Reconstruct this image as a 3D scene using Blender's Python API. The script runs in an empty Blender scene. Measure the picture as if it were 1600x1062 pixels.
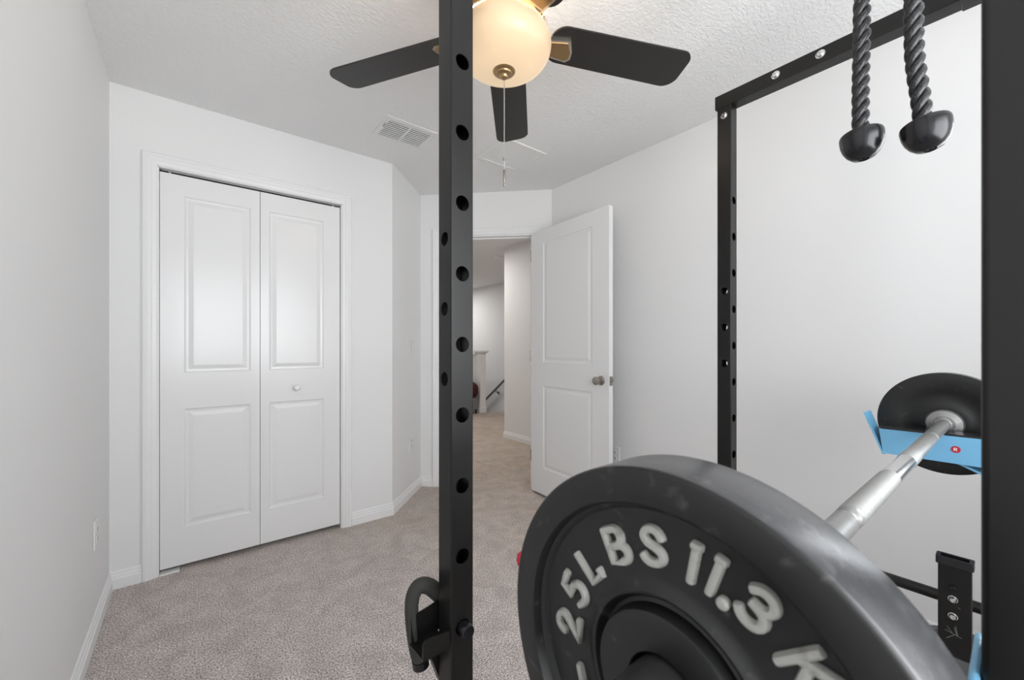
import bpy, bmesh, math, random
from mathutils import Vector, Matrix
random.seed(7)
PI = math.pi
S = bpy.context.scene
COL = S.collection

# ------------------------------------------------------------------ camera, world, lights, exposure
F_PX, YAW, CAM_Z, HORIZON = 631.0, 0.6708, 1.1666, 541.6
cam_d = bpy.data.cameras.new('camera')
cam_d.sensor_width = 36.0
cam_d.lens = 36.0 * F_PX / 1600.0
cam_d.shift_y = (HORIZON - 531.0) / 1600.0
cam_d.clip_start = 0.01
cam_d.dof.use_dof = True
cam_d.dof.focus_distance = 1.3
cam_d.dof.aperture_fstop = 9.0
cam = bpy.data.objects.new('camera', cam_d)
COL.objects.link(cam)
cam.location = (0, 0, CAM_Z)
cam.rotation_euler = (PI / 2, 0, -YAW)
S.camera = cam

S.view_settings.view_transform = 'Standard'
S.view_settings.look = 'None'
S.view_settings.gamma = 1.0
S.view_settings.use_curve_mapping = False
S.view_settings.exposure = 0.31

world = bpy.data.worlds.new('sky')
S.world = world
world.use_nodes = True
wn = world.node_tree
wn.nodes['Background'].inputs['Color'].default_value = (0.75, 0.87, 1.0, 1)
wn.nodes['Background'].inputs['Strength'].default_value = 1.6

def area(name, loc, rot, sx, sy, power, color):
    l = bpy.data.lights.new(name, 'AREA')
    l.shape = 'RECTANGLE'; l.size = sx; l.size_y = sy
    l.energy = power; l.color = color
    o = bpy.data.objects.new(name, l)
    COL.objects.link(o); o.location = loc; o.rotation_euler = rot
    return o
def point(name, loc, r, power, color):
    l = bpy.data.lights.new(name, 'POINT')
    l.shadow_soft_size = r; l.energy = power; l.color = color
    o = bpy.data.objects.new(name, l)
    COL.objects.link(o); o.location = loc
    return o
area('window_daylight', (0.55, -0.90, 1.50), (PI / 2 + .26, 0, 0), 1.55, 1.25, 29.0, (0.975, 0.988, 1.0)).data.spread = math.radians(158)
area('side_fill_light', (2.24, -0.55, 1.50), (PI / 2 + .25, 0, PI / 2), 0.6, 1.2, 9.5, (0.965, 0.985, 1.0))  # added fill light from the right, brightens the left wall
area('hall_ceiling_lamp', (2.5, 4.6, 2.40), (0, 0, 0), 0.4, 0.4, 13.5, (1.0, 0.96, 0.92))
area('stair_ceiling_lamp', (3.9, 7.6, 2.40), (0, 0, 0), 0.5, 0.5, 16.0, (1.0, 0.98, 0.96))
FAN = Vector((0.794, 1.042, 0.0))
for k in range(3):
    a = k * 2 * PI / 3 + 0.5
    point('fan_bulb', (FAN.x + .095 * math.cos(a), FAN.y + .095 * math.sin(a), 2.205), .014, 2.0, (1.0, 0.88, 0.72))

# ------------------------------------------------------------------ helpers
WL = {}
def tag(o, label=None, cat=None, group=None, kind=None):
    if label: o['label'] = label
    if cat: o['category'] = cat
    if group: o['group'] = group
    if kind: o['kind'] = kind
    return o
def thing(name, loc, label, cat, group=None):
    o = bpy.data.objects.new(name, None)
    o.empty_display_size = 0.05
    COL.objects.link(o); o.location = loc
    WL[o] = Vector(loc)
    return tag(o, label, cat, group)
def obj(name, bm, mat, parent=None, smooth=False, label=None):
    """bm is in world coordinates; parts are stored relative to their thing's base"""
    off = WL.get(parent, Vector((0, 0, 0)))
    if parent is not None:
        bmesh.ops.translate(bm, verts=bm.verts, vec=-off)
    me = bpy.data.meshes.new(name)
    bmesh.ops.recalc_face_normals(bm, faces=bm.faces)
    bm.to_mesh(me); bm.free()
    if smooth:
        for p in me.polygons: p.use_smooth = True
        if smooth != 'all':
            me.set_sharp_from_angle(angle=math.radians(38))
    o = bpy.data.objects.new(name, me)
    mats = mat if isinstance(mat, (list, tuple)) else [mat]
    for m in mats: me.materials.append(m)
    COL.objects.link(o)
    o.parent = parent
    WL[o] = off
    if label: o['label'] = label
    return o
def struct(name, bm, mat, parent=None, smooth=False):
    o = obj(name, bm, mat, parent, smooth)
    if parent is None: o['kind'] = 'structure'
    return o
def B(): return bmesh.new()
def box(bm, x0, x1, y0, y1, z0, z1, mi=0):
    v = [bm.verts.new(p) for p in ((x0,y0,z0),(x1,y0,z0),(x1,y1,z0),(x0,y1,z0),(x0,y0,z1),(x1,y0,z1),(x1,y1,z1),(x0,y1,z1))]
    for f in ((0,3,2,1),(4,5,6,7),(0,1,5,4),(1,2,6,5),(2,3,7,6),(3,0,4,7)):
        fa = bm.faces.new([v[i] for i in f]); fa.material_index = mi
    return v
def bevbox(bm, x0, x1, y0, y1, z0, z1, r=0.002, seg=2):
    t = bmesh.new(); box(t, x0, x1, y0, y1, z0, z1)
    bmesh.ops.bevel(t, geom=t.edges[:], offset=r, segments=seg, affect='EDGES', profile=0.5)
    join(bm, t)
def join(bm, other, M=None):
    mp = {}
    for v in other.verts:
        mp[v] = bm.verts.new(M @ v.co if M is not None else v.co)
    for f in other.faces:
        try:
            nf = bm.faces.new([mp[v] for v in f.verts]); nf.material_index = f.material_index
        except ValueError: pass
    other.free()
def prism(bm, poly, z0, z1):
    """poly: list of (x,y)"""
    a = [bm.verts.new((x, y, z0)) for x, y in poly]
    b = [bm.verts.new((x, y, z1)) for x, y in poly]
    n = len(poly)
    bm.faces.new(a[::-1]); bm.faces.new(b)
    for i in range(n):
        bm.faces.new((a[i], a[(i+1) % n], b[(i+1) % n], b[i]))
def extrude_poly(bm, pts, vec):
    a = [bm.verts.new(p) for p in pts]
    b = [bm.verts.new(Vector(p) + Vector(vec)) for p in pts]
    n = len(pts)
    bm.faces.new(a[::-1]); bm.faces.new(b)
    for i in range(n):
        bm.faces.new((a[i], a[(i+1) % n], b[(i+1) % n], b[i]))
def lathe(bm, prof, origin=(0,0,0), axis='Z', seg=48, cap=True):
    """prof: (r, h) pairs from one end to the other"""
    o = Vector(origin); rings = []
    ax = {'X': Vector((1,0,0)), 'Y': Vector((0,1,0)), 'Z': Vector((0,0,1))}[axis] if isinstance(axis, str) else Vector(axis).normalized()
    u = ax.orthogonal().normalized(); w = ax.cross(u)
    for r, h in prof:
        c = o + ax * h
        if r < 1e-6: rings.append([bm.verts.new(c)])
        else: rings.append([bm.verts.new(c + u * (r*math.cos(2*PI*i/seg)) + w * (r*math.sin(2*PI*i/seg))) for i in range(seg)])
    for a, b in zip(rings, rings[1:]):
        for i in range(seg):
            j = (i + 1) % seg
            if len(a) == 1 and len(b) == 1: continue
            if len(a) == 1: bm.faces.new((a[0], b[j], b[i]))
            elif len(b) == 1: bm.faces.new((a[i], a[j], b[0]))
            else: bm.faces.new((a[i], a[j], b[j], b[i]))
    if cap:
        if len(rings[0]) > 1: bm.faces.new(rings[0][::-1])
        if len(rings[-1]) > 1: bm.faces.new(rings[-1])
def tube(bm, path, r, seg=12, cap=True, squash=None):
    """swept tube along a list of points; r may be a list"""
    P = [Vector(p) for p in path]; n = len(P)
    rs = r if isinstance(r, (list, tuple)) else [r] * n
    t0 = (P[1] - P[0]).normalized()
    u = t0.orthogonal().normalized()
    rings = []
    for i in range(n):
        t = (P[min(i+1, n-1)] - P[max(i-1, 0)]).normalized()
        u = (u - t * u.dot(t)).normalized(); w = t.cross(u)
        rings.append([bm.verts.new(P[i] + (u*math.cos(2*PI*k/seg) + w*math.sin(2*PI*k/seg)) * rs[i]) for k in range(seg)])
    for a, b in zip(rings, rings[1:]):
        for k in range(seg):
            j = (k+1) % seg
            bm.faces.new((a[k], a[j], b[j], b[k]))
    if cap:
        bm.faces.new(rings[0][::-1]); bm.faces.new(rings[-1])
def smoothpath(pts, sub=8):
    P = [Vector(p) for p in pts]; out = []
    n = len(P)
    for i in range(n - 1):
        p0 = P[max(i-1, 0)]; p1 = P[i]; p2 = P[i+1]; p3 = P[min(i+2, n-1)]
        for k in range(sub):
            t = k / sub
            out.append(0.5 * ((2*p1) + (-p0+p2)*t + (2*p0-5*p1+4*p2-p3)*t*t + (-p0+3*p1-3*p2+p3)*t**3))
    out.append(P[-1])
    return out
def rrect(x0, x1, y0, y1, r, seg=4):
    out = []
    for cx, cy, a0 in ((x1-r, y1-r, 0), (x0+r, y1-r, PI/2), (x0+r, y0+r, PI), (x1-r, y0+r, 1.5*PI)):
        for k in range(seg+1):
            a = a0 + PI/2 * k/seg
            out.append((cx + r*math.cos(a), cy + r*math.sin(a)))
    return out
def ring_prism(bm, outer, inner, z0, z1):
    n = len(outer)
    ro0 = [bm.verts.new((x,y,z0)) for x,y in outer]; ro1 = [bm.verts.new((x,y,z1)) for x,y in outer]
    ri0 = [bm.verts.new((x,y,z0)) for x,y in inner]; ri1 = [bm.verts.new((x,y,z1)) for x,y in inner]
    for i in range(n):
        j = (i+1) % n
        bm.faces.new((ro0[i], ro0[j], ro1[j], ro1[i]))
        bm.faces.new((ri0[j], ri0[i], ri1[i], ri1[j]))
        bm.faces.new((ro1[i], ro1[j], ri1[j], ri1[i]))
        bm.faces.new((ro0[j], ro0[i], ri0[i], ri0[j]))
def boolean_cut(bm, cut):
    """bm minus cut, returns a new bmesh"""
    def mk(b, n):
        me = bpy.data.meshes.new(n); bmesh.ops.recalc_face_normals(b, faces=b.faces); b.to_mesh(me); b.free()
        o = bpy.data.objects.new(n, me); COL.objects.link(o); return o
    a = mk(bm, 'temp_a'); c = mk(cut, 'temp_b')
    m = a.modifiers.new('cut', 'BOOLEAN'); m.operation = 'DIFFERENCE'; m.object = c; m.solver = 'EXACT'
    dg = bpy.context.evaluated_depsgraph_get()
    me = bpy.data.meshes.new_from_object(a.evaluated_get(dg))
    out = bmesh.new(); out.from_mesh(me)
    for o in (a, c):
        d = o.data; bpy.data.objects.remove(o); bpy.data.meshes.remove(d)
    bpy.data.meshes.remove(me)
    return out

# ------------------------------------------------------------------ materials
def srgb(r, g, b):
    f = lambda c: (c/255/12.92) if c/255 <= .04045 else ((c/255 + .055)/1.055)**2.4
    return (f(r), f(g), f(b), 1)
def mat(name, col, rough=0.5, metal=0.0, bump=None, var=None, spec=None, coat=0.0):
    """bump: (scale, strength, distance)  var: (scale, other colour, low, high)"""
    m = bpy.data.materials.new(name); m.use_nodes = True
    nt = m.node_tree; p = nt.nodes['Principled BSDF']
    p.inputs['Base Color'].default_value = col
    p.inputs['Roughness'].default_value = rough
    p.inputs['Metallic'].default_value = metal
    if spec is not None: p.inputs['Specular IOR Level'].default_value = spec
    if coat: p.inputs['Coat Weight'].default_value = coat
    tc = nt.nodes.new('ShaderNodeTexCoord')
    if bump:
        n = nt.nodes.new('ShaderNodeTexNoise'); n.inputs['Scale'].default_value = bump[0]; n.inputs['Detail'].default_value = 4
        b = nt.nodes.new('ShaderNodeBump'); b.inputs['Strength'].default_value = bump[1]; b.inputs['Distance'].default_value = bump[2]
        nt.links.new(tc.outputs['Object'], n.inputs['Vector'])
        nt.links.new(n.outputs['Fac'], b.inputs['Height']); nt.links.new(b.outputs['Normal'], p.inputs['Normal'])
    if var:
        n = nt.nodes.new('ShaderNodeTexNoise'); n.inputs['Scale'].default_value = var[0]; n.inputs['Detail'].default_value = 6
        r = nt.nodes.new('ShaderNodeMapRange'); r.inputs['From Min'].default_value = var[2]; r.inputs['From Max'].default_value = var[3]
        x = nt.nodes.new('ShaderNodeMix'); x.data_type = 'RGBA'
        x.inputs['A'].default_value = col; x.inputs['B'].default_value = var[1]
        nt.links.new(tc.outputs['Object'], n.inputs['Vector']); nt.links.new(n.outputs['Fac'], r.inputs['Value'])
        nt.links.new(r.outputs['Result'], x.inputs['Factor']); nt.links.new(x.outputs['Result'], p.inputs['Base Color'])
    return m
M = {}
M['wall'] = mat('wall_paint', srgb(238, 238, 238), 0.62, bump=(180, 0.10, 0.002))
M['trim'] = mat('trim_paint', srgb(242, 242, 242), 0.36)
M['door'] = mat('door_paint', srgb(239, 239, 239), 0.24)
M['plastic_white'] = mat('white_plastic', srgb(236, 236, 234), 0.35)
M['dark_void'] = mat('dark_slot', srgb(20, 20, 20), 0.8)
M['track'] = mat('track_metal', srgb(150, 150, 150), 0.4, 0.8)
M['nickel'] = mat('brushed_nickel', srgb(165, 160, 152), 0.28, 1.0)
M['chrome'] = mat('chrome', srgb(215, 215, 215), 0.16, 1.0)
M['bronze'] = mat('antique_brass', srgb(178, 148, 108), 0.30, 1.0)
M['brass_light'] = mat('polished_nickel_brass', srgb(214, 204, 190), 0.22, 1.0)
M['blade'] = mat('fan_blade_wood', srgb(34, 31, 29), 0.42, bump=(60, 0.05, 0.001))
M['rubber'] = mat('black_rubber', srgb(22, 22, 25), 0.24)
M['foam'] = mat('black_foam', srgb(52, 51, 49), 0.85, bump=(500, 0.2, 0.001))
M['blue'] = mat('blue_powder_coat', srgb(112, 172, 208), 0.33)
M['red'] = mat('red_plastic', srgb(178, 30, 48), 0.35)
M['white_ink'] = mat('white_ink', srgb(240, 235, 235), 0.5)
M['letter'] = mat('silver_grey_letter_paint', srgb(158, 157, 152), 0.42, bump=(300, 0.15, 0.001), var=(90, srgb(128, 126, 120), .55, .7))
M['handrail'] = mat('dark_stained_wood', srgb(112, 104, 98), 0.4)
M['maroon'] = mat('maroon_fabric', srgb(84, 28, 32), 0.9, var=(40, srgb(40, 16, 18), .45, .6))
M['grey_fabric'] = mat('grey_fabric', srgb(128, 128, 130), 0.9)

def steel_black():
    m = mat('satin_black_powder_coat', srgb(22, 21, 20), 0.36, bump=(700, 0.06, 0.0004), spec=0.32)
    nt = m.node_tree; p = nt.nodes['Principled BSDF']
    tc = nt.nodes.new('ShaderNodeTexCoord')
    mp = nt.nodes.new('ShaderNodeMapping'); mp.inputs['Scale'].default_value = (1, 1, .35)
    n = nt.nodes.new('ShaderNodeTexNoise'); n.inputs['Scale'].default_value = 14; n.inputs['Detail'].default_value = 8
    nt.links.new(tc.outputs['Object'], mp.inputs['Vector']); nt.links.new(mp.outputs['Vector'], n.inputs['Vector'])
    r = nt.nodes.new('ShaderNodeMapRange'); r.inputs['To Min'].default_value = .30; r.inputs['To Max'].default_value = .46
    nt.links.new(n.outputs['Fac'], r.inputs['Value']); nt.links.new(r.outputs['Result'], p.inputs['Roughness'])
    return m
M['steel'] = steel_black()

def iron_mat(name, base, scuff, lo, hi, rough):
    m = mat(name, base, rough, 0.0, bump=(420, 0.12, 0.0006))
    nt = m.node_tree; p = nt.nodes['Principled BSDF']
    tc = nt.nodes.new('ShaderNodeTexCoord')
    n1 = nt.nodes.new('ShaderNodeTexNoise'); n1.inputs['Scale'].default_value = 34; n1.inputs['Detail'].default_value = 9; n1.inputs['Distortion'].default_value = 1.2
    n2 = nt.nodes.new('ShaderNodeTexNoise'); n2.inputs['Scale'].default_value = 140; n2.inputs['Detail'].default_value = 4
    mu = nt.nodes.new('ShaderNodeMath'); mu.operation = 'MULTIPLY'
    for n in (n1, n2): nt.links.new(tc.outputs['Object'], n.inputs['Vector'])
    r1 = nt.nodes.new('ShaderNodeMapRange'); r1.inputs['From Min'].default_value = lo; r1.inputs['From Max'].default_value = hi
    r2 = nt.nodes.new('ShaderNodeMapRange'); r2.inputs['From Min'].default_value = .42; r2.inputs['From Max'].default_value = .62
    nt.links.new(n1.outputs['Fac'], r1.inputs['Value']); nt.links.new(n2.outputs['Fac'], r2.inputs['Value'])
    nt.links.new(r1.outputs['Result'], mu.inputs[0]); nt.links.new(r2.outputs['Result'], mu.inputs[1])
    x = nt.nodes.new('ShaderNodeMix'); x.data_type = 'RGBA'
    x.inputs['A'].default_value = base; x.inputs['B'].default_value = scuff
    nt.links.new(mu.outputs['Value'], x.inputs['Factor']); nt.links.new(x.outputs['Result'], p.inputs['Base Color'])
    return m
M['iron'] = iron_mat('black_cast_iron_enamel', srgb(15, 15, 15), srgb(88, 87, 84), .60, .80, 0.42)
M['rim'] = iron_mat('rubbed_iron_rim', srgb(64, 64, 66), srgb(92, 92, 92), .5, .8, 0.27)
M['steel_worn'] = iron_mat('worn_zinc_steel', srgb(150, 150, 149), srgb(130, 128, 124), .5, .7, 0.34)
M['steel_worn'].node_tree.nodes['Principled BSDF'].inputs['Metallic'].default_value = 0.55
M['sleeve'] = mat('dark_bar_sleeve', srgb(50, 49, 48), 0.4, 0.3, var=(60, srgb(60, 60, 60), .4, .6))

def knurl_mat():
    m = mat('knurled_bar_steel', srgb(160, 160, 158), 0.46, 0.6)
    nt = m.node_tree; p = nt.nodes['Principled BSDF']
    tc = nt.nodes.new('ShaderNodeTexCoord')
    w = nt.nodes.new('ShaderNodeTexWave'); w.wave_type = 'BANDS'; w.bands_direction = 'X'
    w.inputs['Scale'].default_value = 20; w.inputs['Distortion'].default_value = 0.15; w.inputs['Detail'].default_value = 2
    n = nt.nodes.new('ShaderNodeTexNoise'); n.inputs['Scale'].default_value = 900
    ad = nt.nodes.new('ShaderNodeMath'); ad.operation = 'ADD'
    b = nt.nodes.new('ShaderNodeBump'); b.inputs['Strength'].default_value = 0.55; b.inputs['Distance'].default_value = 0.0012
    nt.links.new(tc.outputs['Object'], w.inputs['Vector']); nt.links.new(tc.outputs['Object'], n.inputs['Vector'])
    nt.links.new(w.outputs['Fac'], ad.inputs[0]); nt.links.new(n.outputs['Fac'], ad.inputs[1])
    nt.links.new(ad.outputs['Value'], b.inputs['Height']); nt.links.new(b.outputs['Normal'], p.inputs['Normal'])
    return m
M['knurl'] = knurl_mat()

def ceiling_mat():
    m = mat('knockdown_ceiling', srgb(242, 242, 242), 0.8)
    nt = m.node_tree; p = nt.nodes['Principled BSDF']
    tc = nt.nodes.new('ShaderNodeTexCoord')
    mp = nt.nodes.new('ShaderNodeMapping'); mp.inputs['Scale'].default_value = (1, 1.5, 1); mp.inputs['Rotation'].default_value = (0, 0, .6)
    n = nt.nodes.new('ShaderNodeTexNoise'); n.inputs['Scale'].default_value = 55; n.inputs['Detail'].default_value = 3; n.inputs['Distortion'].default_value = .6
    r = nt.nodes.new('ShaderNodeMapRange'); r.inputs['From Min'].default_value = .44; r.inputs['From Max'].default_value = .6
    b = nt.nodes.new('ShaderNodeBump'); b.inputs['Strength'].default_value = 0.45; b.inputs['Distance'].default_value = 0.004
    nt.links.new(tc.outputs['Object'], mp.inputs['Vector']); nt.links.new(mp.outputs['Vector'], n.inputs['Vector'])
    nt.links.new(n.outputs['Fac'], r.inputs['Value']); nt.links.new(r.outputs['Result'], b.inputs['Height'])
    nt.links.new(b.outputs['Normal'], p.inputs['Normal'])
    return m
M['ceiling'] = ceiling_mat()

def carpet_mat():
    m = mat('cut_pile_carpet', srgb(178, 164, 160), 1.0)
    nt = m.node_tree; p = nt.nodes['Principled BSDF']; L = nt.links.new
    p.inputs['Specular IOR Level'].default_value = 0.05
    p.inputs['Sheen Weight'].default_value = 0.15
    tc = nt.nodes.new('ShaderNodeTexCoord')
    fine = nt.nodes.new('ShaderNodeTexNoise'); fine.inputs['Scale'].default_value = 170; fine.inputs['Detail'].default_value = 3
    mid = nt.nodes.new('ShaderNodeTexNoise'); mid.inputs['Scale'].default_value = 9; mid.inputs['Detail'].default_value = 5; mid.inputs['Distortion'].default_value = .8
    warm_noise = nt.nodes.new('ShaderNodeTexNoise'); warm_noise.inputs['Scale'].default_value = 3.0; warm_noise.inputs['Detail'].default_value = 5; warm_noise.inputs['Distortion'].default_value = .6
    for n in (fine, mid, warm_noise): L(tc.outputs['Object'], n.inputs['Vector'])
    c1 = nt.nodes.new('ShaderNodeMapRange'); c1.inputs['From Min'].default_value = .35; c1.inputs['From Max'].default_value = .65
    L(fine.outputs['Fac'], c1.inputs['Value'])
    x1 = nt.nodes.new('ShaderNodeMix'); x1.data_type = 'RGBA'
    x1.inputs['A'].default_value = srgb(132, 123, 119); x1.inputs['B'].default_value = srgb(242, 231, 226)
    L(c1.outputs['Result'], x1.inputs['Factor'])
    c2 = nt.nodes.new('ShaderNodeMapRange'); c2.inputs['From Min'].default_value = .35; c2.inputs['From Max'].default_value = .65
    c2.inputs['To Min'].default_value = .86; c2.inputs['To Max'].default_value = 1.08
    L(mid.outputs['Fac'], c2.inputs['Value'])
    mul = nt.nodes.new('ShaderNodeMix'); mul.data_type = 'RGBA'; mul.blend_type = 'MULTIPLY'; mul.inputs['Factor'].default_value = 1
    cb = nt.nodes.new('ShaderNodeCombineColor')
    for k in range(3): L(c2.outputs['Result'], cb.inputs[k])
    L(x1.outputs['Result'], mul.inputs['A']); L(cb.outputs['Color'], mul.inputs['B'])
    # warmer hall light painted into the pile colour, tan towards and through the doorway
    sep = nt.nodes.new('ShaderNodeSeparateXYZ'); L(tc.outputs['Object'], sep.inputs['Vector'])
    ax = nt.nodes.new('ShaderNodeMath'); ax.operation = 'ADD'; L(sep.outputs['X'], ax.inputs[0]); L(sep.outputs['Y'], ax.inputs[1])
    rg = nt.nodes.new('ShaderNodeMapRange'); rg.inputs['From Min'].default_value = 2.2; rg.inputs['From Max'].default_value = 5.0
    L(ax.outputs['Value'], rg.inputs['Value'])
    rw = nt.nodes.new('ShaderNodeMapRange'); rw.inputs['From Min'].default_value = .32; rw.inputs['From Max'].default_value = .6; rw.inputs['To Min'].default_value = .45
    L(warm_noise.outputs['Fac'], rw.inputs['Value'])
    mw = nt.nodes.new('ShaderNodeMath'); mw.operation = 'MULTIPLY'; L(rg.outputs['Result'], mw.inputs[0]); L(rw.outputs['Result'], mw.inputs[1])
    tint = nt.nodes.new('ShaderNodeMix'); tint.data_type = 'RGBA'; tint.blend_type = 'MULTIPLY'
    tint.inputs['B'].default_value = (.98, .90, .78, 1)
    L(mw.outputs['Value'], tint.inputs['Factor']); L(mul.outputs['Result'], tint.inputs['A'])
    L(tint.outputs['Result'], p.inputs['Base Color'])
    b = nt.nodes.new('ShaderNodeBump'); b.inputs['Strength'].default_value = .7; b.inputs['Distance'].default_value = .006
    L(fine.outputs['Fac'], b.inputs['Height']); L(b.outputs['Normal'], p.inputs['Normal'])
    return m
M['carpet'] = carpet_mat()

def rope_mat():
    m = mat('black_nylon_strand', srgb(30, 30, 32), 0.3)
    nt = m.node_tree; p = nt.nodes['Principled BSDF']
    tc = nt.nodes.new('ShaderNodeTexCoord')
    n = nt.nodes.new('ShaderNodeTexNoise'); n.inputs['Scale'].default_value = 420; n.inputs['Detail'].default_value = 3
    b = nt.nodes.new('ShaderNodeBump'); b.inputs['Strength'].default_value = .6; b.inputs['Distance'].default_value = .0012
    nt.links.new(tc.outputs['Object'], n.inputs['Vector']); nt.links.new(n.outputs['Fac'], b.inputs['Height']); nt.links.new(b.outputs['Normal'], p.inputs['Normal'])
    x = nt.nodes.new('ShaderNodeMix'); x.data_type = 'RGBA'; x.inputs['A'].default_value = srgb(24, 24, 26); x.inputs['B'].default_value = srgb(62, 62, 64)
    r = nt.nodes.new('ShaderNodeMapRange'); r.inputs['From Min'].default_value = .45; r.inputs['From Max'].default_value = .68
    nt.links.new(n.outputs['Fac'], r.inputs['Value']); nt.links.new(r.outputs['Result'], x.inputs['Factor']); nt.links.new(x.outputs['Result'], p.inputs['Base Color'])
    return m
M['rope'] = rope_mat()

def globe_mat():
    m = bpy.data.materials.new('frosted_cream_glass'); m.use_nodes = True
    nt = m.node_tree; L = nt.links.new; p = nt.nodes['Principled BSDF']
    p.inputs['Base Color'].default_value = srgb(196, 168, 136); p.inputs['Roughness'].default_value = .35
    # glow of the three bulbs inside the bowl
    geo = nt.nodes.new('ShaderNodeNewGeometry')
    acc = None
    for k in range(3):
        a = k * 2 * PI / 3 + 2.2
        d = nt.nodes.new('ShaderNodeVectorMath'); d.operation = 'DISTANCE'
        d.inputs[1].default_value = (FAN.x + .085*math.cos(a), FAN.y + .085*math.sin(a), 2.12)
        L(geo.outputs['Position'], d.inputs[0])
        r = nt.nodes.new('ShaderNodeMapRange'); r.interpolation_type = 'SMOOTHSTEP'
        r.inputs['From Min'].default_value = .05; r.inputs['From Max'].default_value = .15; r.inputs['To Min'].default_value = 1; r.inputs['To Max'].default_value = 0
        L(d.outputs['Value'], r.inputs['Value'])
        if acc is None: acc = r.outputs['Result']
        else:
            ad = nt.nodes.new('ShaderNodeMath'); ad.operation = 'ADD'; L(acc, ad.inputs[0]); L(r.outputs['Result'], ad.inputs[1]); acc = ad.outputs['Value']
    x = nt.nodes.new('ShaderNodeMapRange'); x.inputs['From Max'].default_value = 1; x.inputs['To Min'].default_value = .17; x.inputs['To Max'].default_value = .42
    L(acc, x.inputs['Value'])
    p.inputs['Emission Color'].default_value = (1.0, .78, .52, 1)
    L(x.outputs['Result'], p.inputs['Emission Strength'])
    return m
M['globe'] = globe_mat()

M['bulb'] = mat('lit_bulb', srgb(255, 235, 200), .3)
M['bulb'].node_tree.nodes['Principled BSDF'].inputs['Emission Color'].default_value = (1, .82, .58, 1)
M['bulb'].node_tree.nodes['Principled BSDF'].inputs['Emission Strength'].default_value = 6

def grille_mat():
    m = mat('perforated_white_grille', srgb(232, 232, 232), .5)
    nt = m.node_tree; p = nt.nodes['Principled BSDF']; L = nt.links.new
    tc = nt.nodes.new('ShaderNodeTexCoord')
    v = nt.nodes.new('ShaderNodeTexVoronoi'); v.inputs['Scale'].default_value = 95; v.inputs['Randomness'].default_value = 0
    L(tc.outputs['Object'], v.inputs['Vector'])
    r = nt.nodes.new('ShaderNodeMapRange'); r.inputs['From Min'].default_value = .22; r.inputs['From Max'].default_value = .32
    L(v.outputs['Distance'], r.inputs['Value'])
    x = nt.nodes.new('ShaderNodeMix'); x.data_type = 'RGBA'; x.inputs['A'].default_value = srgb(84, 84, 86); x.inputs['B'].default_value = srgb(238, 238, 238)
    L(r.outputs['Result'], x.inputs['Factor']); L(x.outputs['Result'], p.inputs['Base Color'])
    return m
M['grille'] = grille_mat()
glass = bpy.data.materials.new('window_glass'); glass.use_nodes = True
gp = glass.node_tree.nodes['Principled BSDF']; gp.inputs['Transmission Weight'].default_value = 1; gp.inputs['Roughness'].default_value = 0; gp.inputs['IOR'].default_value = 1.45

# ------------------------------------------------------------------ room shell
H = 2.44
XA, YB, XC, XD, YN = -0.3096, 2.7213, 1.0949, 2.2863, -0.95
P0 = Vector((1.5095, 3.1359))                   # corner between angled wall and doorway wall
E2 = Vector((1, -1)).normalized()               # direction along doorway wall
N2 = Vector((1, 1)).normalized()                # into the hall
LW = (XD - P0.x) * math.sqrt(2)
T = 0.11

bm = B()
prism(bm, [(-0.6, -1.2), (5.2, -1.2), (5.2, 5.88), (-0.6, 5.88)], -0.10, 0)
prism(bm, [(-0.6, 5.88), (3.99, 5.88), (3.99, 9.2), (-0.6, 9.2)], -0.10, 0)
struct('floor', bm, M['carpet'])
bm = B(); prism(bm, [(-0.6, -1.2), (5.2, -1.2), (5.2, 9.2), (-0.6, 9.2)], H, H + .1)
struct('ceiling', bm, M['ceiling'])
# wall on the left
bm = B(); box(bm, XA - T, XA, YN - T, YB + .9, 0, H); struct('wall_left', bm, M['wall'])
# closet wall with its opening
OX0, OX1, OZ = -0.133, 0.757, 2.083
bm = B()
box(bm, XA, OX0, YB, YB + T, 0, H)
prism(bm, [(OX1, YB), (XC, YB), (XC - .045, YB + T), (OX1, YB + T)], 0, H)
box(bm, OX0, OX1, YB, YB + T, OZ, H)
struct('wall_closet', bm, M['wall'])
bm = B(); box(bm, XA, 1.16, YB + .75, YB + .80, 0, H); box(bm, 1.14, 1.18, YB + .25, YB + .75, 0, H)
struct('wall_closet_inside', bm, M['wall'])
# angled wall
bm = B(); n3 = Vector((-1, 1)).normalized() * T
pb = Vector((XC, YB))
prism(bm, [tuple(pb), tuple(P0), tuple(P0 + n3 * .98), tuple(pb + Vector((-.045, T)))], 0, H)
struct('wall_angled', bm, M['wall'])
# doorway wall
U0, U1, DZ = 0.160, 0.945, 2.088
bm = B()
def eseg(bm, u0, u1, z0, z1, d0=0.0, d1=T):
    a = P0 + E2*u0 + N2*d0; b = P0 + E2*u1 + N2*d0; c = P0 + E2*u1 + N2*d1; d = P0 + E2*u0 + N2*d1
    prism(bm, [tuple(a), tuple(b), tuple(c), tuple(d)], z0, z1)
eseg(bm, 0, U0, 0, H); eseg(bm, U1, LW, 0, H); eseg(bm, U0, U1, DZ, H)
struct('wall_doorway', bm, M['wall'])
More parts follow.
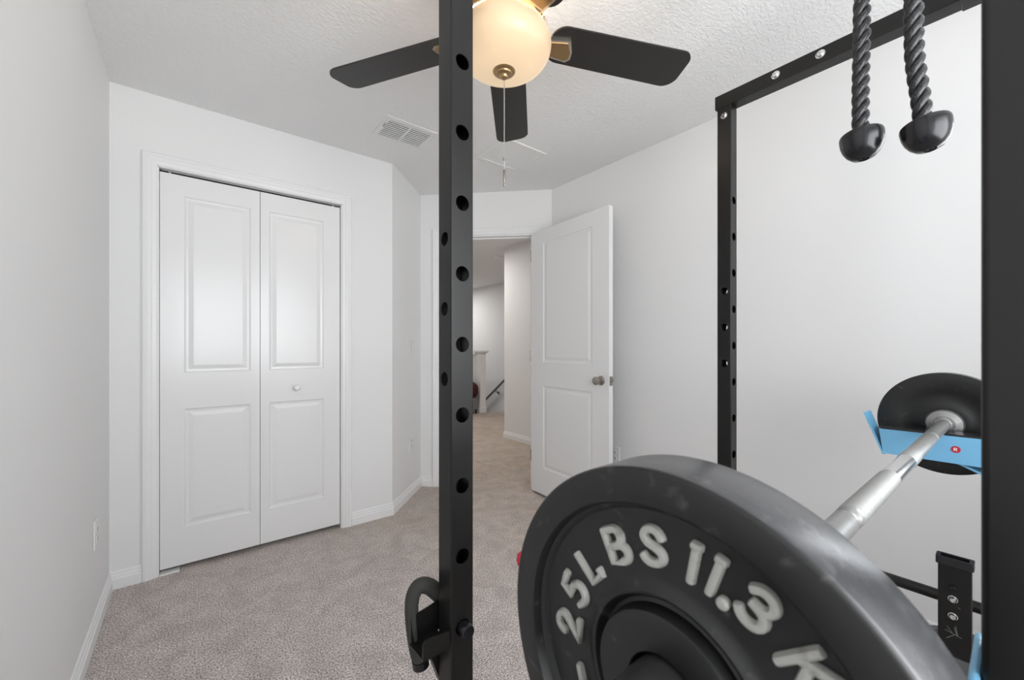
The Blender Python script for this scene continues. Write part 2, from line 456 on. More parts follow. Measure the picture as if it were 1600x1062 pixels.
# wall on the right
RY0, RY1, RZ0, RZ1 = -.87, -.23, .88, 2.12  # opening made for the added window
bm = B(); box(bm, XD, XD + T, RY1, P0.y - (XD - P0.x) - .001, 0, H); box(bm, XD, XD + T, YN - T, RY0, 0, H)
box(bm, XD, XD + T, RY0, RY1, 0, RZ0); box(bm, XD, XD + T, RY0, RY1, RZ1, H); struct('wall_right', bm, M['wall'])
added_win = bpy.data.objects.new('added_window', None); COL.objects.link(added_win); added_win.location = (XD, -.55, RZ0); WL[added_win] = Vector((XD, -.55, RZ0)); added_win['kind'] = 'structure'  # unseen window added to go with the side fill light
bm = B()
for a in ((RY0, RY1, RZ0, RZ0+.04), (RY0, RY1, RZ1-.04, RZ1), (RY0, RY0+.04, RZ0+.04, RZ1-.04), (RY1-.04, RY1, RZ0+.04, RZ1-.04), (RY0+.04, RY1-.04, 1.48, 1.52)):
    box(bm, XD+.04, XD+.08, a[0], a[1], a[2], a[3])
obj('window_frame', bm, M['trim'], added_win)
bm = B(); box(bm, XD+.058, XD+.064, RY0+.04, RY1-.04, RZ0+.04, 1.48); box(bm, XD+.058, XD+.064, RY0+.04, RY1-.04, 1.52, RZ1-.04)
obj('window_pane', bm, glass, added_win)
bm = B(); bevbox(bm, XD-.025, XD+.04, RY0-.03, RY1+.03, RZ0-.025, RZ0, .004)
obj('window_sill', bm, M['trim'], added_win)
# wall behind the camera, with the window
WX0, WX1, WZ0, WZ1 = -0.24, 1.34, 0.86, 2.14
bm = B()
box(bm, XA, WX0, YN - T, YN, 0, H); box(bm, WX1, XD, YN - T, YN, 0, H)
box(bm, WX0, WX1, YN - T, YN, 0, WZ0); box(bm, WX0, WX1, YN - T, YN, WZ1, H)
struct('wall_near', bm, M['wall'])
win = bpy.data.objects.new('window_1', None); COL.objects.link(win); win.location = (.62, YN, WZ0); WL[win] = Vector((.62, YN, WZ0)); win['kind'] = 'structure'
bm = B()
for a in ((WX0, WX1, WZ0, WZ0+.04), (WX0, WX1, WZ1-.04, WZ1), (WX0, WX0+.04, WZ0+.04, WZ1-.04), (WX1-.04, WX1, WZ0+.04, WZ1-.04), (WX0+.04, WX1-.04, 1.48, 1.52)):
    box(bm, a[0], a[1], YN-.08, YN-.04, a[2], a[3])
obj('window_frame', bm, M['trim'], win)
bm = B(); box(bm, WX0+.04, WX1-.04, YN-.064, YN-.058, WZ0+.04, 1.48); box(bm, WX0+.04, WX1-.04, YN-.064, YN-.058, 1.52, WZ1-.04)
obj('window_pane', bm, glass, win)
bm = B(); bevbox(bm, WX0-.03, WX1+.03, YN-.04, YN+.025, WZ0-.025, WZ0, .004)
obj('window_sill', bm, M['trim'], win)

# hall beyond the door
bm = B()
q = P0 + N2 * T
prism(bm, [(1.40, 3.30), (1.432, 3.214), (1.46, 9.0), (1.35, 9.0)], 0, H)
struct('wall_hall_left', bm, M['wall'])
bm = B(); prism(bm, [(2.41, 2.40), (3.165, 2.90), (3.165, 4.148), (5.0, 4.148), (5.0, 4.04), (3.275, 4.04), (3.275, 2.84), (2.41, 2.27)], 0, H)
struct('wall_hall_right', bm, M['wall'])
bm = B(); box(bm, 4.87, 4.98, 4.148, 9.1, -2.7, H); struct('wall_stairwell', bm, M['wall'])
bm = B(); box(bm, 1.35, 4.87, 9.0, 9.1, -2.7, H); struct('wall_hall_end', bm, M['wall'])
bm = B(); box(bm, 3.985, 4.085, 6.06, 9.0, -2.7, 1.02)
box(bm, 4.085, 4.87, 5.80, 5.88, -2.7, -.1)
struct('wall_stair_half', bm, M['wall'])
bm = B(); bevbox(bm, 3.955, 4.115, 6.06, 9.0, 1.02, 1.055, .006); struct('trim_half_wall_cap', bm, M['trim'])
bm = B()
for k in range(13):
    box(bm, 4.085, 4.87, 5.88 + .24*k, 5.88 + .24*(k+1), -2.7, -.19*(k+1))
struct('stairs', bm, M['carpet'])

# ------------------------------------------------------------------ baseboards and casings
def profile_run(bm, a, b, prof, end_a=0.0, end_b=0.0, nrm=None):
    """extrude a (depth, z) profile from point a to b (2D), depth along nrm; ends mitred"""
    a = Vector(a); b = Vector(b); d = (b - a).normalized()
    n = Vector(nrm) if nrm else Vector((-d.y, d.x))
    va = [bm.verts.new((*(a + n*p[0] + d*(p[0]*end_a)), p[1])) for p in prof]
    vb = [bm.verts.new((*(b + n*p[0] + d*(p[0]*end_b)), p[1])) for p in prof]
    m = len(prof)
    bm.faces.new(va); bm.faces.new(vb[::-1])
    for i in range(m):
        j = (i+1) % m
        bm.faces.new((va[j], va[i], vb[i], vb[j]))
BP = [(0, 0), (.014, 0), (.014, .048), (.010, .053), (.010, .062), (.006, .068), (.006, .078), (.002, .084), (0, .084)]
CW = 0.062
bm = B(); profile_run(bm, (XA, YB), (XA, YN), BP, 1, -1, (1, 0)); struct('baseboard_left', bm, M['trim'])
bm = B(); profile_run(bm, (XA, YB), (OX0 - CW, YB), BP, 1, 0, (0, -1))
profile_run(bm, (OX1 + CW, YB), (XC, YB), BP, 0, .414, (0, -1)); struct('baseboard_closet', bm, M['trim'])
bm = B(); profile_run(bm, (XC, YB), tuple(P0), BP, -.414, -1, tuple(Vector((1, -1)).normalized())); struct('baseboard_angled', bm, M['trim'])
bm = B(); profile_run(bm, tuple(P0), tuple(P0 + E2*(U0 - .057)), BP, 1, 0, tuple(-N2))
profile_run(bm, tuple(P0 + E2*(U1 + .057)), tuple(P0 + E2*LW), BP, 0, -1.6, tuple(-N2)); struct('baseboard_doorway', bm, M['trim'])
bm = B(); profile_run(bm, (XD, YN), (XD, P0.y - (XD - P0.x)), BP, 1, -.42, (-1, 0)); struct('baseboard_right', bm, M['trim'])
bm = B(); profile_run(bm, (3.165, 2.95), (3.165, 4.148), BP, 0, 1, (-1, 0)); profile_run(bm, (3.165, 4.148), (4.87, 4.148), BP, -1, 0, (0, 1)); struct('baseboard_hall', bm, M['trim'])

CP = [(0, 0), (0, .011), (.006, .016), (.016, .017), (.024, .013), (.034, .013), (.040, .010), (.056, .008), (.062, .004), (.062, 0)]  # (across from outer edge, depth)
def casing(name, to3, w0, w1, ztop, width):
    """to3(u, z, depth) -> 3D; a mitred three sided frame around opening w0..w1"""
    bm = B(); k = width / .062
    loops = []
    for (uo, zo, uu, zz) in ((w0 - width, 0, 1, 0), (w0 - width, ztop + width, 1, -1), (w1 + width, ztop + width, -1, -1), (w1 + width, 0, -1, 0)):
        loops.append([bm.verts.new(to3(uo + uu*c*k, zo + zz*c*k, d)) for c, d in CP])
    for A, C in zip(loops, loops[1:]):
        m = len(A)
        for i in range(m):
            j = (i+1) % m
            bm.faces.new((A[i], A[j], C[j], C[i]))
    bm.faces.new(loops[0]); bm.faces.new(loops[-1][::-1])
    return bm
bm = casing('closet', lambda u, z, d: (u, YB - d, z), OX0, OX1, OZ, CW)
# jamb liner inside the closet opening
box(bm, OX0 - .001, OX0 + .004, YB, YB + T, 0, OZ); box(bm, OX1 - .004, OX1 + .001, YB, YB + T, 0, OZ); box(bm, OX0, OX1, YB, YB + T, OZ - .003, OZ + .001)
struct('trim_closet_casing', bm, M['trim'])
def e3(u, z, d): p = P0 + E2*u - N2*d; return (p.x, p.y, z)
bm = casing('door', e3, U0, U1, DZ, .057)
eseg(bm, U0 - .001, U0 + .012, 0, DZ, 0, T); eseg(bm, U1 - .012, U1 + .001, 0, DZ, 0, T); eseg(bm, U0 + .012, U1 - .012, DZ - .012, DZ + .001, 0, T)
eseg(bm, U0 + .012, U0 + .022, 0, DZ - .012, .045, .08); eseg(bm, U1 - .022, U1 - .012, 0, DZ - .012, .045, .08); eseg(bm, U0 + .012, U1 - .012, DZ - .022, DZ - .012, .045, .08)
struct('trim_doorway_casing', bm, M['trim'])

# ------------------------------------------------------------------ doors
def leaf(bm, w, h, t, us, zs, both=False):
    """panelled leaf in local (u, depth, z): front at depth 0, back at depth t; us = (u0,u1), zs = [(z0,z1),...]"""
    loops = [(0, 0), (.007, .0055), (.018, .0065), (.038, .0012), (.040, .0010)]
    U = [0, us[0], us[1], w]; Z = [0]
    for a, b in zs: Z += [a, b]
    Z.append(h)
    def face(pts): bm.faces.new([bm.verts.new(p) for p in pts])
    sides = [(0, 1)] + ([(t, -1)] if both else [])
    for d0, s in sides:
        for i in range(3):
            for j in range(len(Z) - 1):
                if i == 1 and j % 2 == 1:
                    prev = None
                    for ins, dep in loops:
                        cur = [(U[1]+ins, d0+s*dep, Z[j]+ins), (U[2]-ins, d0+s*dep, Z[j]+ins), (U[2]-ins, d0+s*dep, Z[j+1]-ins), (U[1]+ins, d0+s*dep, Z[j+1]-ins)]
                        if prev:
                            for k in range(4): face([prev[k], prev[(k+1) % 4], cur[(k+1) % 4], cur[k]])
                        prev = cur
                    face(prev)
                else:
                    face([(U[i], d0, Z[j]), (U[i+1], d0, Z[j]), (U[i+1], d0, Z[j+1]), (U[i], d0, Z[j+1])])
    if not both: face([(0, t, 0), (w, t, 0), (w, t, h), (0, t, h)])
    for u in (0, w):
        for j in range(len(Z)-1): face([(u, 0, Z[j]), (u, t, Z[j]), (u, t, Z[j+1]), (u, 0, Z[j+1])])
    for z in (0, h):
        for i in range(3): face([(U[i], 0, z), (U[i+1], 0, z), (U[i+1], t, z), (U[i], t, z)])
    bmesh.ops.remove_doubles(bm, verts=bm.verts, dist=1e-5)
def empty_struct(name, loc):
    o = bpy.data.objects.new(name, None); COL.objects.link(o); o.location = loc; WL[o] = Vector(loc); o['kind'] = 'structure'; return o
d1 = empty_struct('door_1', (.31, YB, 0))
ZB, ZT, DY = .026, 2.062, .010
for u0, us, k in ((OX0 + .006, (.097, .392), 0), (.3115, (.044, .341), 1)):
    bm = B(); w = .436 if k == 0 else .438
    leaf(bm, w, ZT - ZB, .034, us, [(.222 - ZB, .841 - ZB), (1.030 - ZB, 1.957 - ZB)])
    bmesh.ops.translate(bm, verts=bm.verts, vec=(u0, YB + DY, ZB))
    lf = obj('door_leaf', bm, M['door'], d1)
    if k == 1:
        bm = B()
        lathe(bm, [(.009, 0), (.009, .010), (.013, .014), (.0185, .022), (.0185, .029), (.014, .034), (0, .036)], (.499, YB + DY, .921), (0, -1, 0), 32)
        obj('door_knob', bm, M['plastic_white'], lf, True)
bm = B(); box(bm, OX0 + .010, OX1 - .010, YB + .014, YB + .018, OZ - .012, OZ - .003)
box(bm, OX0 + .006, OX1 - .006, YB + .018, YB + .042, OZ - .006, OZ - .003)
tk = obj('door_track', bm, M['track'], d1)
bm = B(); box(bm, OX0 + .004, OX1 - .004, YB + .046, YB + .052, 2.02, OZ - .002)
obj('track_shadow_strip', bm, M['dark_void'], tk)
for x in (OX0 + .045, OX1 - .045):
    bm = B(); lathe(bm, [(.005, 0), (.005, .022)], (x, YB + .026, ZT), 'Z', 16); obj('pivot_pin', bm, M['plastic_white'], d1)
bm = B(); bevbox(bm, OX0 + .005, OX0 + .085, YB - .010, YB + .040, 0.0, .009, .002)
obj('pivot_bracket', bm, M['plastic_white'], d1)

# open room door
HA, HB = Vector((2.148, 2.457)), Vector((2.095, 1.640))
dv = (HB - HA).normalized(); DW = (HB - HA).length
R2 = Matrix.Translation((HA.x, HA.y, 0)) @ Matrix(((dv.x, -dv.y, 0, 0), (dv.y, dv.x, 0, 0), (0, 0, 1, 0), (0, 0, 0, 1)))
dn = Vector((-dv.y, dv.x))            # local +y (depth)
if dn.x < 0: print('DOOR DEPTH SIGN'); 
d2 = empty_struct('door_2', (HA.x, HA.y, 0))
bm = B(); leaf(bm, DW, 2.058, .035, (.151, .669), [(.205, .846), (1.032, 1.958)], both=True)
bmesh.ops.translate(bm, verts=bm.verts, vec=(0, 0, .018)); bmesh.ops.transform(bm, matrix=R2, verts=bm.verts)
dl = obj('door_leaf', bm, M['door'], d2)
def ld(u, d, z): p = HA + dv*u + dn*d; return (p.x, p.y, z)
for s in (-1, 1):
    bm = B()
    lathe(bm, [(.031, 0), (.031, .004), (.027, .008), (.013, .011), (.011, .024), (.015, .030), (.025, .038), (.0275, .047), (.0265, .056), (.019, .062), (0, .064)], ld(.752, 0 if s < 0 else .035, .946), tuple((*(dn*s), 0)), 36)
    obj('door_knob', bm, M['nickel'], dl, True)
bm = B()
a = HA + dv*(DW + .0005)
def strip(bm, z0, z1, d0, d1, th): extrude_poly(bm, [(*(a + dn*d0), z0), (*(a + dn*d1), z0), (*(a + dn*d1), z1), (*(a + dn*d0), z1)], (*(dv*th), 0))
strip(bm, .916, .976, .005, .030, .002)
strip(bm, .938, .954, .010, .024, .010)
obj('latch_plate', bm, M['nickel'], dl)
for z in (.25, 1.05, 1.85):
    bm = B(); lathe(bm, [(.006, 0), (.006, .09)], ld(-.006, .002, z), 'Z', 16); obj('hinge', bm, M['nickel'], d2, True)

# ------------------------------------------------------------------ outlets, switch
def plate_frame(name, c, right, nrm, w, h, label, cat, kind):
    """c: centre on wall; right: unit vector along the wall; nrm: out of the wall"""
    t = thing(name, tuple(c), label, cat, 'white duplex wall outlets' if kind == 'outlet' else None)
    r = Vector(right); n = Vector(nrm); up = Vector((0, 0, 1)); c = Vector(c)
    def slab(w0, w1, h0, h1, d0, d1, bev=.0015):
        b = B(); box(b, w0, w1, d0, d1, h0, h1)
        bmesh.ops.bevel(b, geom=b.edges[:], offset=bev, segments=2, affect='EDGES', profile=.5)
        for v in b.verts: v.co = c + r*v.co.x + n*v.co.y + up*v.co.z
        return b
    obj('cover_plate', slab(-w/2, w/2, -h/2, h/2, 0, .007, .003), M['plastic_white'], t)
    if kind == 'outlet':
        for s in (-1, 1):
            f = obj('receptacle', slab(-.0165, .0165, s*.020-.014, s*.020+.014, .0055, .009), M['plastic_white'], t)
            b = slab(-.0075, -.0055, s*.020-.004, s*.020+.006, .0085, .0094, .0001)
            join(b, slab(.0055, .0075, s*.020-.004, s*.020+.005, .0085, .0094, .0001))
            join(b, slab(-.002, .002, s*.020-.011, s*.020-.007, .0085, .0094, .0001))
            obj('slot', b, M['dark_void'], f)
    else:
        gp_ = obj('rocker_gap', slab(-.0185, .0185, -.035, .035, .0068, .0074, .0002), M['dark_void'], t)
        rk = slab(-.0168, .0168, -.0335, .0335, .0065, .0105)
        obj('rocker', rk, M['plastic_white'], t)
    return t
plate_frame('electrical_outlet', (XA, 2.345, .405), (0, 1, 0), (1, 0, 0), .072, .116, 'white duplex outlet low on the left wall just before the closet corner', 'outlet', 'outlet')
nc = Vector((1, -1, 0)).normalized(); rc = Vector((1, 1, 0)).normalized()
plate_frame('electrical_outlet', (1.343, YB + 1.343 - XC, .412), rc, nc, .072, .116, 'white duplex outlet low on the narrow angled wall below the light switch', 'outlet', 'outlet')
plate_frame('electrical_outlet', (XD, 1.735, .425), (0, -1, 0), (-1, 0, 0), .072, .116, 'white duplex outlet on the right wall behind the free edge of the open door', 'outlet', 'outlet')
plate_frame('light_switch', (1.347, YB + 1.347 - XC, 1.170), rc, nc, .075, .120, 'white rocker light switch on the narrow angled wall beside the closet', 'light switch', 'switch')

# ------------------------------------------------------------------ ceiling vents, smoke detector
t = thing('ceiling_vent', (.998, 2.284, H), 'white slatted supply vent in the ceiling above the closet, two banks of dark slots', 'vent', 'vents in the bedroom ceiling')
bm = B()
vx0, vx1, vy0, vy1 = .842, 1.154, 2.160, 2.408
ix0, ix1, iy0, iy1 = .870, 1.128, 2.192, 2.380
for a in ((vx0, vx1, vy0, iy0), (vx0, vx1, iy1, vy1), (vx0, ix0, iy0, iy1), (ix1, vx1, iy0, iy1), (.993, 1.003, iy0, iy1)):
    box(bm, a[0], a[1], a[2], a[3], H - .006, H)
obj('frame', bm, M['plastic_white'], t)
bm = B(); box(bm, ix0, ix1, iy0, iy1, H - .0012, H - .0004); obj('duct_opening', bm, M['dark_void'], t)
bm = B()
for k in range(9):
    y = iy0 + .008 + k * (iy1 - iy0 - .008) / 9
    for xa, xb in ((ix0, .993), (1.003, ix1)):
        extrude_poly(bm, [(xa, y + .0050, H - .0070), (xa, y + .0060, H - .0070), (xa, y + .0036, H - .0014), (xa, y + .0026, H - .0014)], (xb - xa, 0, 0))
obj('louvers', bm, M['plastic_white'], t)
bm = B(); box(bm, ix0 - .012, ix0 - .006, 2.24, 2.275, H - .010, H - .006); obj('damper_lever', bm, M['nickel'], t)
t = thing('ceiling_vent', (1.672, 2.114, H), 'square perforated return vent in the ceiling behind the fan blade tip', 'vent', 'vents in the bedroom ceiling')
def ringbox(bm, x0, x1, y0, y1, w, z0, z1):
    box(bm, x0, x1, y0, y0+w, z0, z1); box(bm, x0, x1, y1-w, y1, z0, z1); box(bm, x0, x0+w, y0+w, y1-w, z0, z1); box(bm, x1-w, x1, y0+w, y1-w, z0, z1)
bm = B(); ringbox(bm, 1.500, 1.835, 1.945, 2.280, .028, H - .007, H); obj('frame', bm, M['plastic_white'], t)
bm = B(); box(bm, 1.528, 1.807, 1.973, 2.252, H - .004, H - .0005); obj('perforated_panel', bm, M['grille'], t)
bm = B(); lathe(bm, [(.068, 0), (.068, .012), (.060, .026), (.035, .034), (0, .036)], (3.396, 4.60, H), (0, 0, -1), 40)
tag(obj('smoke_detector', bm, M['plastic_white'], None, True), 'round white smoke detector on the hall ceiling seen through the doorway', 'smoke detector')

# ------------------------------------------------------------------ things in the hall
t = thing('newel_post', (4.035, 5.97, 0), 'white square newel post with moulded cap at the top of the stairs', 'newel post')
bm = B(); bevbox(bm, 3.975, 4.095, 5.905, 6.035, 0, 1.05, .003); obj('shaft', bm, M['trim'], t)
bm = B(); bevbox(bm, 3.955, 4.115, 5.885, 6.055, 1.05, 1.068, .004); bevbox(bm, 3.935, 4.135, 5.865, 6.075, 1.068, 1.10, .006); obj('cap', bm, M['trim'], t)
bm = B(); bevbox(bm, 3.965, 4.105, 5.895, 6.045, 0, .09, .004); obj('base', bm, M['trim'], t)
t = thing('stair_handrail', (4.80, 6.3, .49), 'dark sloping stair handrail on the far hall wall beside the newel post', 'handrail')
bm = B(); tube(bm, [(4.80, 6.05, .68), (4.80, 6.90, .09), (4.80, 7.9, -.60)], .022, 14); obj('rail', bm, M['handrail'], t, True)
for yy, zz in ((6.55, .335), (7.6, -.393)):
    bm = B(); tube(bm, [(4.80, yy, zz - .02), (4.80, yy + .02, zz - .075), (4.868, yy + .02, zz - .10)], .009, 10); lathe(bm, [(.03, 0), (.03, .008)], (4.870, yy + .02, zz - .10), (-1, 0, 0), 24)
    obj('bracket', bm, M['handrail'], t, True)
# low grey bench with a maroon cushion, mostly hidden by the rack post
t = thing('low_bench', (3.79, 6.05, 0), 'low grey bench against the half wall behind the rack post, left of newel', 'bench')
bm = B(); bevbox(bm, 3.66, 3.93, 5.90, 6.40, .07, .275, .012); obj('seat', bm, M['grey_fabric'], t)
for x in (3.69, 3.90):
    for y in (5.93, 6.37):
        bm = B(); lathe(bm, [(.014, 0), (.018, .07)], (x, y, 0), 'Z', 16); obj('leg', bm, M['rubber'], t)
bm = B()
bmesh.ops.create_uvsphere(bm, u_segments=32, v_segments=20, radius=1)
for v in bm.verts:
    c = v.co; q = 2.6
    sg = lambda a: math.copysign(abs(a)**.72, a)
    v.co = Vector((3.855 + .075*sg(c.x), 6.10 + .27*sg(c.y), .415 + .14*sg(c.z)))
tag(obj('cushion', bm, M['maroon'], None, 'all'), 'dark maroon rounded cushion standing on the low bench left of the newel post', 'cushion')

# ------------------------------------------------------------------ ceiling fan
t = thing('ceiling_fan', (FAN.x, FAN.y, H), 'ceiling fan with dark blades, antique brass motor and lit cream glass bowl', 'ceiling fan')
bm = B(); lathe(bm, [(.085, 0), (.085, -.015), (.075, -.045), (.05, -.06), (.05, -.075), (.115, -.085), (.128, -.10), (.130, -.15), (.122, -.185), (.105, -.205)], (FAN.x, FAN.y, H), 'Z', 64)
obj('motor_housing', bm, M['bronze'], t, True)
bm = B(); lathe(bm, [(.034, .240), (.034, .215), (.048, .205), (.050, .190), (.018, .180), (.010, .170), (.010, .060)], (FAN.x, FAN.y, 2.0), 'Z', 48)
obj('light_fitter', bm, M['bronze'], t, True)
bm = B(); ZC = 2.137
prof = [(.124, .046), (.128, .050), (.138, .042), (.147, .026), (.1525, .006), (.151, -.012), (.145, -.028), (.133, -.044), (.114, -.058), (.088, -.069), (.058, -.076), (.030, -.079), (.0, -.080)]
pp = smoothpath([(r, h, 0) for r, h in prof], 4)
lathe(bm, [(max(p.x, 0), p.y) for p in pp], (FAN.x, FAN.y, ZC), 'Z', 72, cap=False)
obj('glass_bowl', bm, M['globe'], t, 'all')
bm = B(); lathe(bm, [(.034, -.070), (.0365, -.075), (.0365, -.079), (.033, -.083), (.026, -.0845), (.024, -.088), (.017, -.090), (.0135, -.092), (.012, -.098), (.008, -.102), (.003, -.103), (0, -.1035)], (FAN.x, FAN.y, ZC), 'Z', 40)
obj('finial', bm, M['bronze'], t, True)
for k in range(3):
    a = k * 2 * PI / 3 + 0.5; bx_, by_ = FAN.x + .072*math.cos(a), FAN.y + .072*math.sin(a)
    bm = B(); lathe(bm, [(.006, .045), (.012, .035), (.017, .015), (.018, 0), (.013, -.013), (0, -.019)], (bx_, by_, 2.165), 'Z', 20); obj('bulb', bm, M['bulb'], t, 'all')
BL_Z, RT, R0, CH = 2.184, .680, .155, .152
fwd_ang = math.atan2(math.cos(YAW), math.sin(YAW))          # camera forward as a heading
for k in range(5):
    ang = fwd_ang - math.radians(2.4 + 72*k)
    # outline in (radial, chord)
    rr = .045; out = []
    for cx, cy, a0 in ((RT-rr, CH/2-rr-.004, 0),):
        pass
    w1, w0 = CH/2, CH/2 - .008
    def arc(cx, cy, r, a0, a1, n=7): return [(cx + r*math.cos(a0+(a1-a0)*i/n), cy + r*math.sin(a0+(a1-a0)*i/n)) for i in range(n+1)]
    out = arc(RT - .05, w1 - .05, .05, PI/2, .12) + arc(RT - .038 - .006, -w1 + .04, .04, -.10, -PI/2) + arc(R0 + .05, -w0 + .05, .05, -PI/2, -PI) + arc(R0 + .05, w0 - .05, .05, PI, PI/2)
    bm = B()
    prism(bm, out, -.003, .003)
    pitch = Matrix.Rotation(math.radians(-9.5), 4, 'X')
    MM = Matrix.Translation((FAN.x, FAN.y, BL_Z)) @ Matrix.Rotation(ang, 4, 'Z') @ pitch
    bmesh.ops.transform(bm, matrix=MM, verts=bm.verts)
    bl = obj('blade', bm, M['blade'], t)
    # blade iron: curved arm from the motor and a shield shaped plate under the blade
    bm = B()
    MB = Matrix.Translation((FAN.x, FAN.y, BL_Z)) @ Matrix.Rotation(ang, 4, 'Z')
    arm = smoothpath([(.105, 0, .085), (.135, .004, .070), (.150, .010, .035), (.160, .012, .002), (.175, .008, -.006)], 5)
    b2 = B(); n = len(arm)
    L_, R_ = [], []
    for i, p in enumerate(arm):
        hw = .030 - .010*math.sin(PI*i/(n-1))
        L_.append((p.x, p.y + hw, p.z)); R_.append((p.x, p.y - hw, p.z))
    for i in range(n-1):
        for dz in (0, .006):
            b2.faces.new([b2.verts.new((q[0] - (dz), q[1], q[2] + dz*.3)) for q in (L_[i], R_[i], R_[i+1], L_[i+1])])
    for side in (L_, R_):
        for i in range(n-1):
            a_, b_ = side[i], side[i+1]
            b2.faces.new([b2.verts.new(q) for q in (a_, b_, (b_[0]-.006, b_[1], b_[2]+.0018), (a_[0]-.006, a_[1], a_[2]+.0018))])
    bmesh.ops.remove_doubles(b2, verts=b2.verts, dist=1e-5)
    bmesh.ops.transform(b2, matrix=MB, verts=b2.verts); join(bm, b2)
    for (ins, z0, z1) in ((0, -.010, -.003), (.007, -.012, -.010)):
        sh = [(.150+ins, .044-ins), (.232-ins, .052-ins), (.246-ins, .038-ins*.5), (.242-ins, .010), (.222-ins, -.030+ins*1.4), (.150+ins, -.018+ins)]
        b3 = B(); prism(b3, sh, z0, z1)
        if ins == 0:
            pass
        bmesh.ops.transform(b3, matrix=MM, verts=b3.verts)
        if ins: face_bm = b3
        else: join(bm, b3)
    bi = obj('blade_iron', bm, M['brass_light'], t)
    obj('inlay', face_bm, M['bronze'], bi)
bm = B()
zz = 2.025
while zz > 1.772:
    bmesh.ops.create_icosphere(bm, subdivisions=1, radius=.0024, matrix=Matrix.Translation((FAN.x + .001, FAN.y, zz))); zz -= .0052
tube(bm, [(FAN.x + .001, FAN.y, 2.03), (FAN.x + .001, FAN.y, 1.695)], .0012, 6)
pc = obj('pull_chain', bm, M['chrome'], t)
bm = B(); lathe(bm, [(.0015, 0), (.0045, -.004), (.0045, -.040), (.003, -.046), (.0045, -.050), (.003, -.056), (0, -.057)], (FAN.x + .001, FAN.y, 1.742), 'Z', 16)
obj('pull_knob', bm, M['nickel'], pc, True)
bm = B(); lathe(bm, [(.0045, 0), (.0045, .008)], (FAN.x + .001, FAN.y, 1.772), 'Z', 12)
obj('chain_connector', bm, M['nickel'], pc, True)

# ------------------------------------------------------------------ power rack
rack = thing('power_rack', (1.0, .34, 0), 'large black square-tube power rack with drilled uprights filling the right half', 'power rack')
XL0, XL1, XR0, XR1 = .3845, .4350, 1.5705, 1.6215
YF0, YF1, YK0, YK1 = -.0350, .0155, .6700, .7205
HOLES_Y = [1.716 - .1362*k for k in range(12)]
HOLES_X = [1.376, 1.240, 1.104]
def upright(x0, x1, y0, y1, hy, hx):
    bm = B(); ring_prism(bm, rrect(x0, x1, y0, y1, .0035), rrect(x0+.0025, x1-.0025, y0+.0025, y1-.0025, .002), 0.0, 2.070)
    cut = B(); cx, cy = (x0+x1)/2, (y0+y1)/2
    for z in hy: lathe(cut, [(.0148, -.05), (.0148, .05)], (cx, cy, z), 'Y', 32)
    bm = boolean_cut(bm, cut)
    if hx:
        cut = B()
        for z in hx: lathe(cut, [(.0135, -.05), (.0135, .05)], (cx, cy, z), 'X', 32)
        bm = boolean_cut(bm, cut)
    return bm
for x0, x1, y0, y1, hy, hx in ((XL0, XL1, YK0, YK1, HOLES_Y, HOLES_X), (XR0, XR1, YK0, YK1, HOLES_Y, HOLES_X), (XL0, XL1, YF0, YF1, HOLES_Y, []), (XR0, XR1, YF0, YF1, HOLES_Y, [])):
    obj('upright', upright(x0, x1, y0, y1, hy, hx), M['steel'], rack)
for x0, x1 in ((XL0 - .001, XL1 + .001), (XR0 - .001, XR1 + .001)):
    bm = B(); bevbox(bm, x0, x1, YF0 - .008, YK1 + .008, 2.0705, 2.120, .0015)
    obj('top_beam', bm, M['steel'], rack)
    bm = B(); bevbox(bm, x0, x1, YF0 - .35, YK1 + .008, 0.0005, .050, .003)
    obj('base_tube', bm, M['steel'], rack)
bm = B(); bevbox(bm, XL1, XR0, .045, .095, 2.036, 2.086, .003); 
obj('pull_up_beam', bm, M['steel'], rack)
bm = B(); bevbox(bm, XL1, XR0, YF0, YF1, 0.0005, .050, .003)
obj('base_crossbar', bm, M['steel'], rack)
for x in (.410, 1.596):
    bm = B(); tube(bm, [(x, YF1 - .01, .491), (x, YK0 + .01, .491)], .0145, 20)
    obj('side_bar', bm, M['steel'], rack, True)
def bolt(bm, c, n, r=.0105, th=.007):
    n = Vector(n); c = Vector(c)
    lathe(bm, [(r*1.25, 0), (r*1.25, .0018), (r, .0018), (r, .0018 + th*.55), (r*.72, .0018 + th), (r*.35, .0018 + th), (r*.35, .0018 + th*.6), (0, .0018+th*.6)], tuple(c), tuple(n), 6 if False else 24)
for p in ((XR0 - .001, .523, 2.098), (XR0 - .001, .397, 2.098), (XR0, .695, 2.036), (XL1 + .001, .523, 2.098), (XL1 + .001, .397, 2.098)):
    bm = B(); bolt(bm, p, (-1, 0, 0) if p[0] > 1 else (1, 0, 0)); obj('bolt', bm, M['chrome'], rack, True)

